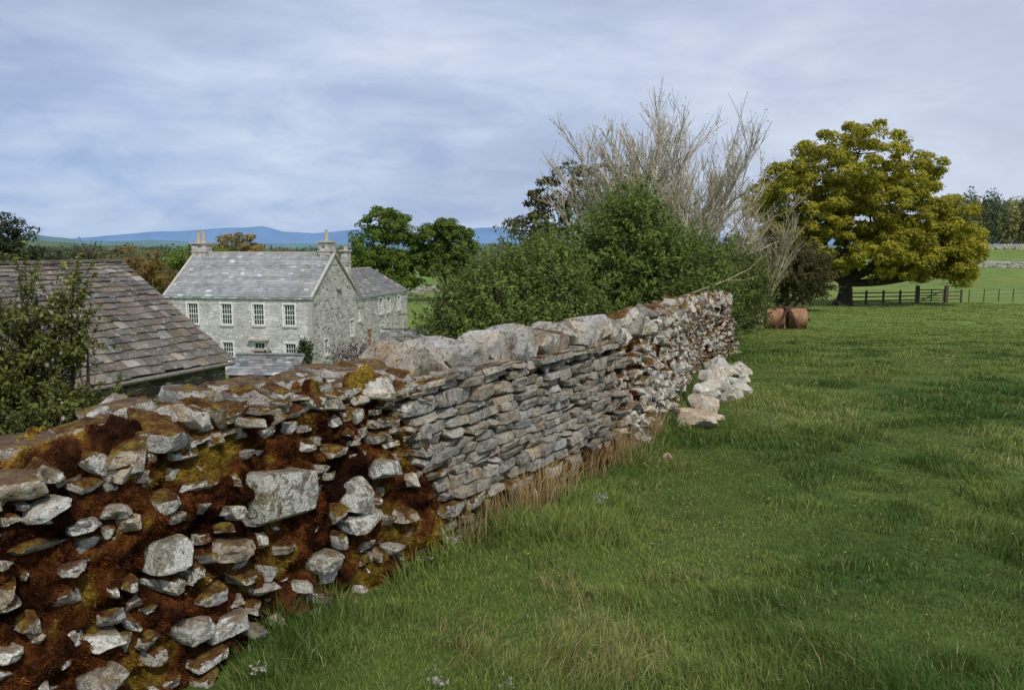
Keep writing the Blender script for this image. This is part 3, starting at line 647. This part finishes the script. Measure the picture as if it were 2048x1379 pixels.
def wallpanel(mb,O,A,N,W,z0,z1,holes,dep=.18,col=(1,1,1)):
    O,A,N=[np.asarray(v,float) for v in (O,A,N)]
    xs=sorted({0,W,*[h[0] for h in holes],*[h[1] for h in holes]}); zs=sorted({z0,z1,*[h[2] for h in holes],*[h[3] for h in holes]})
    for a,b in zip(xs[:-1],xs[1:]):
        for c,d in zip(zs[:-1],zs[1:]):
            if any(h[0]-1e-6<=a and b<=h[1]+1e-6 and h[2]-1e-6<=c and d<=h[3]+1e-6 for h in holes): continue
            mb.add([O+A*a+Zv*c,O+A*b+Zv*c,O+A*b+Zv*d,O+A*a+Zv*d],[[0,1,2,3]],None,col)
    for h in holes:
        c=[(h[0],h[2]),(h[1],h[2]),(h[1],h[3]),(h[0],h[3])]
        for q in range(4):
            p,r=c[q],c[(q+1)%4]; mb.add([O+A*p[0]+Zv*p[1],O+A*r[0]+Zv*r[1],O+A*r[0]+Zv*r[1]-N*dep,O+A*p[0]+Zv*p[1]-N*dep],[[0,1,2,3]],None,col)
def window(W,G,S,O,A,N,x0,x1,z0,z1,cols=4,rows=4,dep=.1,surround=True):
    f=.07; bx_=lambda m,a0,a1,n0,n1,c0,c1:obox(m,O,A,N,Zv,a0,a1,n0,n1,c0,c1)
    if surround:
        s=.11
        bx_(W,x0-s,x0,-.02,.012,z0,z1+s);bx_(W,x1,x1+s,-.02,.012,z0,z1+s);bx_(W,x0,x1,-.02,.012,z1,z1+s)
    bx_(W,x0,x0+f,-dep-.05,-dep+.02,z0,z1);bx_(W,x1-f,x1,-dep-.05,-dep+.02,z0,z1);bx_(W,x0+f,x1-f,-dep-.05,-dep+.02,z1-f,z1);bx_(W,x0+f,x1-f,-dep-.05,-dep+.02,z0,z0+f)
    for q in range(1,cols):
        a=x0+f+(x1-x0-2*f)*q/cols; bx_(W,a-.014,a+.014,-dep-.045,-dep+.005,z0+f,z1-f)
    for q in range(1,rows):
        c=z0+f+(z1-z0-2*f)*q/rows; e=.03 if q*2==rows else .014; bx_(W,x0+f,x1-f,-dep-.042,-dep+.008,c-e,c+e)
    G.add([O+A*x0-N*(dep+.03)+Zv*z0,O+A*x1-N*(dep+.03)+Zv*z0,O+A*x1-N*(dep+.03)+Zv*z1,O+A*x0-N*(dep+.03)+Zv*z1],[[0,1,2,3]])
    bx_(S,x0-.14,x1+.14,-.05,.07,z0-.13,z0-.004)
    if not surround: bx_(S,x0-.12,x1+.12,-.02,.02,z1+.004,z1+.2)
house=empty('stone_farmhouse')
O=np.array([-14.3,57,0]);A=np.array([-.9806,.196,0]);B=np.array([.196,.9806,0]); LA=11.6;LB=8.16; zg=-7.9;ze=-1.85;zr=1.15
F=MB();Gb=MB();W=MB();G=MB();S=MB();R=MB();DK=MB();PT=MB();DR=MB()
up=[(c-.43,c+.43,-4.03,-2.48) for c in (1.75,4.17,6.71,9.43)]
dn=[(1.32,2.18,-6.75,-5.3),(6.28,7.14,-6.75,-5.3)]; door=(3.75,4.6,-7.4,-5.25)
wallpanel(F,O,A,-B,LA,zg,ze,up+dn+[door])
for h_ in up+dn: window(W,G,S,O,A,-B,*h_)
window(W,G,S,O,A,-B,3.75,4.6,-5.75,-5.25,3,1); obox(DR,O,A,-B,Zv,3.8,4.55,-.12,-.06,-7.4,-5.78); obox(S,O,A,-B,Zv,3.4,4.95,0,.35,-5.1,-4.98)
gh=[(2.0,2.7,-6.4,-5.2),(6.9,7.7,-5.5,-4.2)]
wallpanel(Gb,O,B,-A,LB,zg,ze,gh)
for h_ in gh: window(W,G,S,O,B,-A,*h_,cols=3,rows=4)
OA=O+A*LA
Gb.add([O+Zv*ze,O+B*LB+Zv*ze,O+B*LB/2+Zv*(zr+.02)],None,[[0,1,2]])
Gb.add([OA+Zv*zg,OA+B*LB+Zv*zg,OA+B*LB+Zv*ze,OA+B*LB/2+Zv*(zr+.02),OA+Zv*ze],[[0,1,2,4]],[[2,3,4]])
Gb.add([O+B*LB+Zv*zg,OA+B*LB+Zv*zg,OA+B*LB+Zv*ze,O+B*LB+Zv*ze],[[0,1,2,3]])
window(W,G,S,O-A*.14,B,-A,4.5,4.95,-1.45,-.55,2,2,surround=False)
obox(S,O,B,-A,Zv,4.38,5.07,.003,.13,-1.5,-.5)
for q in range(17):
    z=zg+.1+q*.35
    obox(S,O,A,B,Zv,-.02,.42 if q%2 else .26,-.02,.24 if q%2 else .4,z,z+.32)
    obox(S,OA,-A,B,Zv,-.02,.42 if q%2 else .26,-.02,.24 if q%2 else .4,z,z+.32)
sl=unit(B*LB/2+Zv*(zr-ze)); Ls=math.hypot(LB/2,zr-ze)+.25
slates(R,O-A*.12+Zv*(ze+.02)-sl*.25,A,LA+.24,sl,Ls,26,.40,.018,(.31,.32,.32),.14,.02,.05,.03)
sl2=unit(-B*LB/2+Zv*(zr-ze)); slates(R,O+B*LB-A*.12+Zv*(ze+.02)-sl2*.25,A,LA+.24,sl2,Ls,24,.42,.018,(.26,.26,.26),.2)
obox(S,O,A,B,Zv,-.13,LA+.13,LB/2-.1,LB/2+.1,zr+.0,zr+.12)
obox(W,O,A,-B,Zv,-.1,LA+.1,.02,.16,ze-.22,ze-.10); 
tube(DK,[O+A*(LA+.05)-B*.08+Zv*(ze-.2),O+A*(LA+.05)-B*.08+Zv*zg],.045,6)
for Ox,sg in ((O,-1),(OA,1)):
    for s_,b0 in ((sl,0),(sl2,LB)):
        c0=Ox+B*b0+Zv*(ze+.02)-s_*.2; nv=unit(np.cross(A,s_)); nv=nv if nv[2]>0 else -nv
        obox(S,c0,A*sg,s_,nv,-.04,.15,0,Ls-.02,-.06,.055)
def chimney(O_,a,b,z0,z1,w,d,pots=1,ph=.7):
    obox(Gb,O_,A,B,Zv,a-w/2,a+w/2,b-d/2,b+d/2,z0,z1); obox(S,O_,A,B,Zv,a-w/2-.1,a+w/2+.1,b-d/2-.1,b+d/2+.1,z1+.003,z1+.14)
    obox(S,O_,A,B,Zv,a-w/2-.05,a+w/2+.05,b-d/2-.05,b+d/2+.05,z0+(z1-z0)*.62,z0+(z1-z0)*.62+.09)
    for q in range(pots):
        x=a+(q-(pots-1)/2)*.42; c=O_+A*x+B*b; tube(PT,[c+Zv*(z1+.14),c+Zv*(z1+.2),c+Zv*(z1+.14+ph*.9),c+Zv*(z1+.14+ph)],[.17,.14,.115,.14],10)
chimney(O,.55,LB/2,.2,1.95,1.0,.95,1,.8); chimney(O,LA-.55,LB/2,.2,1.85,1.15,.95,2,.9); chimney(O,1.7,LB+2.2,-1.2,1.25,.6,.7,1,.3)
OW=O+B*LB+A*.25; LW=13.6; zw=-2.5; WD=7.6; zrw=-.45
wh=[(1.0,1.6,-4.5,-3.3),(5.9,6.8,-4.3,-2.9),(7.9,8.8,-4.3,-2.9),(3.0,4.0,-7.4,-5.4),(10.8,11.6,-4.3,-3.0),(6.2,7.0,-6.6,-5.4)]
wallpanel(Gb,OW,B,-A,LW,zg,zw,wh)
for h_ in wh:
    if h_[2]<-7: obox(DR,OW,B,-A,Zv,h_[0],h_[1],-.12,-.06,h_[2],h_[3]); obox(S,OW,B,-A,Zv,h_[0]-.2,h_[1]+.2,-.02,.03,h_[3]+.01,h_[3]+.28)
    else: window(W,G,S,OW,B,-A,*h_,cols=3,rows=4,surround=h_[0]>5)
OE=OW+B*LW
Gb.add([OE+Zv*zg,OE+A*WD+Zv*zg,OE+A*WD+Zv*zw,OE+A*WD/2+Zv*zrw,OE+Zv*zw],[[0,1,2,4]],[[2,3,4]])
s3=unit(A*WD/2+Zv*(zrw-zw)); Lw=math.hypot(WD/2,zrw-zw)+.2; R2=MB()
slates(R2,OW+Zv*(zw+.02)-s3*.2-B*.1,B,LW+.25,s3,Lw,18,.45,.02,(.17,.165,.155),.25)
s4=unit(-A*WD/2+Zv*(zrw-zw)); slates(R2,OW+A*WD+Zv*(zw+.02)-s4*.2-B*.1,B,LW+.25,s4,Lw,18,.45,.02,(.17,.165,.155),.25)
obox(S,OW,A,B,Zv,WD/2-.1,WD/2+.1,0,LW+.12,zrw+.02,zrw+.11)
obox(W,OW,B,-A,Zv,0,LW,.02,.10,zw-.16,zw-.06)
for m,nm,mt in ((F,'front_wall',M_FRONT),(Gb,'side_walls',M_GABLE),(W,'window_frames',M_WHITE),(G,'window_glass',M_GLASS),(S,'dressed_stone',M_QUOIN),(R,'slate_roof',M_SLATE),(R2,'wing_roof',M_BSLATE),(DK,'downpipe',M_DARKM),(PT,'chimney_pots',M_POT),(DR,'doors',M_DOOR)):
    m.build(nm,mt,house)
def outb(name,E,Ub,L,Vb,run,zE,zR,zG,rows,w,th,base,wm,sm,gut=True):
    r=empty(name); E=np.array([E[0],E[1],0.]);Ub=np.array([*Ub,0.]);Vb=np.array([*Vb,0.]); Ub=unit(Ub);Vb=unit(Vb)
    m=MB(); c=[E,E+Ub*L,E+Ub*L+Vb*2*run,E+Vb*2*run]
    for q in range(4):
        p,s=c[q],c[(q+1)%4]; m.add([p+Zv*zG,s+Zv*zG,s+Zv*zE,p+Zv*zE],[[0,1,2,3]])
    for p in (E,E+Ub*L): m.add([p+Zv*zE,p+Vb*2*run+Zv*zE,p+Vb*run+Zv*(zR-.02)],None,[[0,1,2]])
    m.build('walls',wm,r); m=MB()
    s_=unit(Vb*run+Zv*(zR-zE)); Ls=math.hypot(run,zR-zE)+.22; slates(m,E+Zv*(zE+.03)-s_*.22-Ub*.15,Ub,L+.3,s_,Ls,rows,w,th,base,.38,.035,.1)
    s2=unit(-Vb*run+Zv*(zR-zE)); slates(m,E+Vb*2*run+Zv*(zE+.03)-s2*.22-Ub*.15,Ub,L+.3,s2,Ls,rows,w,th,base,.3,.03,.1)
    x=-.1
    while x<L: obox(m,E+Vb*run+Zv*(zR+.02),Ub,Vb,Zv,x,x+.5,-.14,.14,U(.02,.04),.10,np.array(base)*U(.9,1.4)); x+=.51
    m.build('slate_roof',sm,r)
    if gut:
        m=MB(); tube(m,[E+Zv*(zE-.13)-Vb*.2-Ub*.1,E+Ub*L+Zv*(zE-.16)-Vb*.2],.055,8,(.16,.15,.13)); m.build('gutter',mat_plain('gutter_paint',(.22,.20,.17),.6),r)
        m=MB(); obox(m,E,Ub,Vb,Zv,0,L,-.1,-.01,zE-.12,zE-.02); m.build('eaves_shadow',M_DARKM,r)  # dark strip added to paint the shadow gap below the eaves
    return r
outb('stone_barn',(-7.25,20),(-.4,-.917),14,(-.917,.4),3.55,-1.13,1.2,-5,19,.30,.028,(.145,.126,.105),M_BARNW,M_BSLATE)
outb('garden_shed',(-11.0,40),(-1,.05),3.4,(.05,1),1.3,-4.75,-4.0,-8,8,.35,.02,(.22,.22,.22),M_BARNW,M_SLATE,False)
outb('stone_outhouse',(-5.0,50),(-1,.1),3.6,(.1,1),2.0,-4.9,-3.75,-8,9,.4,.02,(.2,.195,.18),M_GABLE,M_BSLATE,False)

# ---------------------------------------------------------------- fence, gate, roller
M_WOOD=mat_plain('weathered_timber',(.10,.08,.055),.9,0,5)
fr=empty('wooden_fence'); m=MB()
def fl(p0,p1,n,rails,ph):
    p0=np.array(p0);p1=np.array(p1); d=unit(np.array([*(p1-p0),0])); nn=np.array([-d[1],d[0],0])
    pts=[p0+(p1-p0)*q/n for q in range(n+1)]
    for p in pts:
        z=float(H(*p)); obox(m,[p[0],p[1],z],d,nn,Zv,-.07,.07,-.06,.06,-.3,ph)
    for a,b in zip(pts[:-1],pts[1:]):
        za,zb=float(H(*a)),float(H(*b)); A0=np.array([*a,za]);B0=np.array([*b,zb]); D=B0-A0; L=np.linalg.norm(D); D/=L
        for rz in rails: obox(m,A0,D,nn,Zv,0,L,-.10,-.062,rz-.05,rz+.05)
fl((28.0,66.5),(34.9,69),4,(.3,.62,.94),1.15)
fl((37.6,69.2),(39.2,69.8),1,(.3,.62,.94),1.15)
m.build('posts_and_rails',M_WOOD,fr)
fr=empty('wire_fence'); m=MB()
for q in range(9):
    x=40+q*1.6;y=70+q*.5;z=float(H(x,y)); tube(m,[[x,y,z-.2],[x,y,z+1.15]],.045,6)
for rz in (.4,.75,1.05): tube(m,[[40+q*1.6,70+q*.5,float(H(40+q*1.6,70+q*.5))+rz] for q in range(9)],.008,4)
m.build('posts_and_wire',M_WOOD,fr)
gt=empty('field_gate'); m=MB(); p0=np.array([34.95,69,0]);p1=np.array([37.55,69.2,0]);p0[2]=float(H(p0[0],p0[1]));p1[2]=float(H(p1[0],p1[1]));D=p1-p0;L=np.linalg.norm(D);D/=L; nn=unit(np.cross(Zv,D))
for a in (0,L): obox(m,p0,D,nn,Zv,a-.13,a+.13,-.12,.12,-.3,1.5)
for rz in (.22,.42,.64,.88,1.15): obox(m,p0,D,nn,Zv,.16,L-.16,-.03,.02,rz-.045,rz+.045)
for a in (.2,L*.5,L-.2): obox(m,p0,D,nn,Zv,a-.045,a+.045,.023,.06,.15,1.2)
Dg=unit(D*(L-.5)+Zv*.9); Np=unit(np.cross(nn,Dg)); obox(m,p0+D*.25+Zv*.2,Dg,nn,Np,0,math.hypot(L-.5,.9),-.07,-.034,-.04,.04)
m.build('gate_bars',M_WOOD,gt)
M_RUST=mat_rust(); rl=empty('field_roller'); m=MB(); m2=MB()
rc=np.array([14.05,41,float(H(14.05,41))]); ax=unit(np.array([1,-.12,0])); fw=np.array([-ax[1],ax[0],0]); rad=.55
def drum(c,L):
    n=28; prof=[(0,.05),(0,rad*.82),(.0,rad*.96),(.03,rad),(L*.5-.01,rad),(L*.5,rad*1.012),(L*.5+.01,rad),(L-.03,rad),(L,rad*.96),(L,rad*.82),(L,.05)]
    a=np.arange(n)/n*6.28318
    V=np.array([[c+ax*x+(fw*np.cos(t_)+Zv*np.sin(t_))*r for t_ in a] for x,r in prof]); k=len(prof)
    i=np.arange(k-1)[:,None]*n; j=np.arange(n)[None]; Q=np.stack([i+j,i+(j+1)%n,i+n+(j+1)%n,i+n+j],-1).reshape(-1,4)
    m.add(V.reshape(-1,3),Q[:,::-1])
    for x in (-.004,L+.004):
        for q in range(5):
            t_=q/5*6.283; d=fw*math.cos(t_)+Zv*math.sin(t_); tube(m,[c+ax*x,c+ax*x+d*rad*.8],.03,4)
cc=rc+Zv*rad
drum(cc-ax*1.0,.90); drum(cc+ax*.10,.90)
tube(m2,[cc-ax*1.08,cc+ax*1.08],.04,8)
for sx in (-1.06,1.06):
    obox(m2,cc+ax*sx,ax,fw,Zv,-.03,.03,-.66,.1,-.05,.05); obox(m2,cc+ax*sx,ax,fw,Zv,-.03,.03,-.06,.06,.05,.53)
obox(m2,cc,ax,fw,Zv,-1.09,1.09,-.05,.05,.565,.62)
ap=cc-fw*.64+Zv*.58
for sx in (-.62,.62):
    e=cc-fw*.68+ax*sx-Zv*.48; d=unit(e-ap); w_=unit(np.cross(d,fw)); obox(m2,ap,d,w_,fw,0,np.linalg.norm(e-ap),-.06,.06,-.05,.05)
obox(m2,ap,ax,fw,Zv,-.12,.12,-.06,.58,-.05,.03)
obox(m2,cc,ax,fw,Zv,-.68,.68,-.74,-.65,-.53,-.44)
M_DR=mat_plain('dark_rust',(.10,.045,.03),.85)
m.build('drums',M_RUST,rl,True,30); m2.build('drawbar_frame',M_DR,rl)

# ---------------------------------------------------------------- light, sky, camera
sd=unit(np.array([.28,-.72,.98])); elev=math.asin(sd[2]); azr=math.atan2(sd[0],sd[1])
ld=bpy.data.lights.new('sun','SUN'); ld.energy=2.7; ld.angle=math.radians(1.5); ld.color=(1,.94,.82)
lo=bpy.data.objects.new('sun',ld); sc.collection.objects.link(lo)
from mathutils import Vector
lo.rotation_euler=Vector(sd).to_track_quat('Z','Y').to_euler()
w=bpy.data.worlds.new('World'); sc.world=w; w.use_nodes=True; nt=w.node_tree; nt.nodes.clear()
t=NT.__new__(NT); t.t=nt; t.out=nt.nodes.new('ShaderNodeOutputWorld')
sky=t.n('ShaderNodeTexSky',sky_type='NISHITA'); sky.sun_disc=False; sky.sun_elevation=elev; sky.sun_rotation=azr
bg1=t.n('ShaderNodeBackground'); bg1.inputs[1].default_value=.09; t.l(sky.outputs[0],bg1.inputs[0])
tc=t.n('ShaderNodeTexCoord'); sx=t.n('ShaderNodeSeparateXYZ'); t.l(tc.outputs['Generated'],sx.inputs[0])
zz=t.math('ADD',t.math('MAXIMUM',sx.outputs[2],0.0),.42)
cb=t.n('ShaderNodeCombineXYZ'); t.l(t.math('DIVIDE',sx.outputs[0],zz),cb.inputs[0]); t.l(t.math('DIVIDE',sx.outputs[1],zz),cb.inputs[1]); t.l(t.math('MULTIPLY',sx.outputs[2],4.5),cb.inputs[2])
n1=t.noise(1.3,6,.5,cb.outputs[0],.3); n2=t.noise(4.2,8,.56,cb.outputs[0],.35); n3=t.noise(.7,3,.5,cb.outputs[0])
mixn=t.math('ADD',t.math('MULTIPLY',n1,.50),t.math('ADD',t.math('MULTIPLY',n2,.28),t.math('MULTIPLY',n3,.22)))
cc_=t.ramp(mixn,[(.39,(.375,.435,.60)),(.46,(.435,.50,.68)),(.52,(.50,.57,.75)),(.57,(.59,.66,.82)),(.65,(.74,.79,.90))])
hz=t.ramp(sx.outputs[2],[(0,1.0),(.13,.6),(.32,0)])
lft=t.ramp(t.math('ADD',t.math('MULTIPLY',sx.outputs[0],.5),.5),[(.30,1),(.66,0)])
blue=t.math('MULTIPLY',t.math('MULTIPLY',hz,lft),.85)
cc2=t.mix(blue,cc_,t.mix(t.ramp(n2,[(.38,0),(.65,1)]),(.26,.41,.70),(.45,.58,.80)))
low=t.ramp(sx.outputs[2],[(0,1),(.05,0)]); cc2=t.mix(t.math('MULTIPLY',low,.45),cc2,(.52,.64,.82))
rgt=t.ramp(t.math('ADD',t.math('MULTIPLY',sx.outputs[0],.5),.5),[(.5,0),(.8,.45)]); cc2=t.mix(rgt,cc2,(.66,.72,.83))
bg2=t.n('ShaderNodeBackground'); bg2.inputs[1].default_value=1.04; t.l(cc2,bg2.inputs[0])
mx=t.n('ShaderNodeMixShader'); mx.inputs[0].default_value=.92; t.l(bg1.outputs[0],mx.inputs[1]); t.l(bg2.outputs[0],mx.inputs[2]); t.l(mx.outputs[0],t.out.inputs[0])
cd=bpy.data.cameras.new('camera'); cam=bpy.data.objects.new('camera',cd); sc.collection.objects.link(cam); sc.camera=cam
cd.sensor_width=36; cd.lens=1600/2048*36; cd.clip_start=.05; cd.clip_end=100000
cam.location=(0,0,1.65); cam.rotation_euler=(math.radians(83),0,0)
sc.view_settings.view_transform='Standard'; sc.view_settings.look='None'; sc.view_settings.exposure=0
print('done',time.time()-T0)
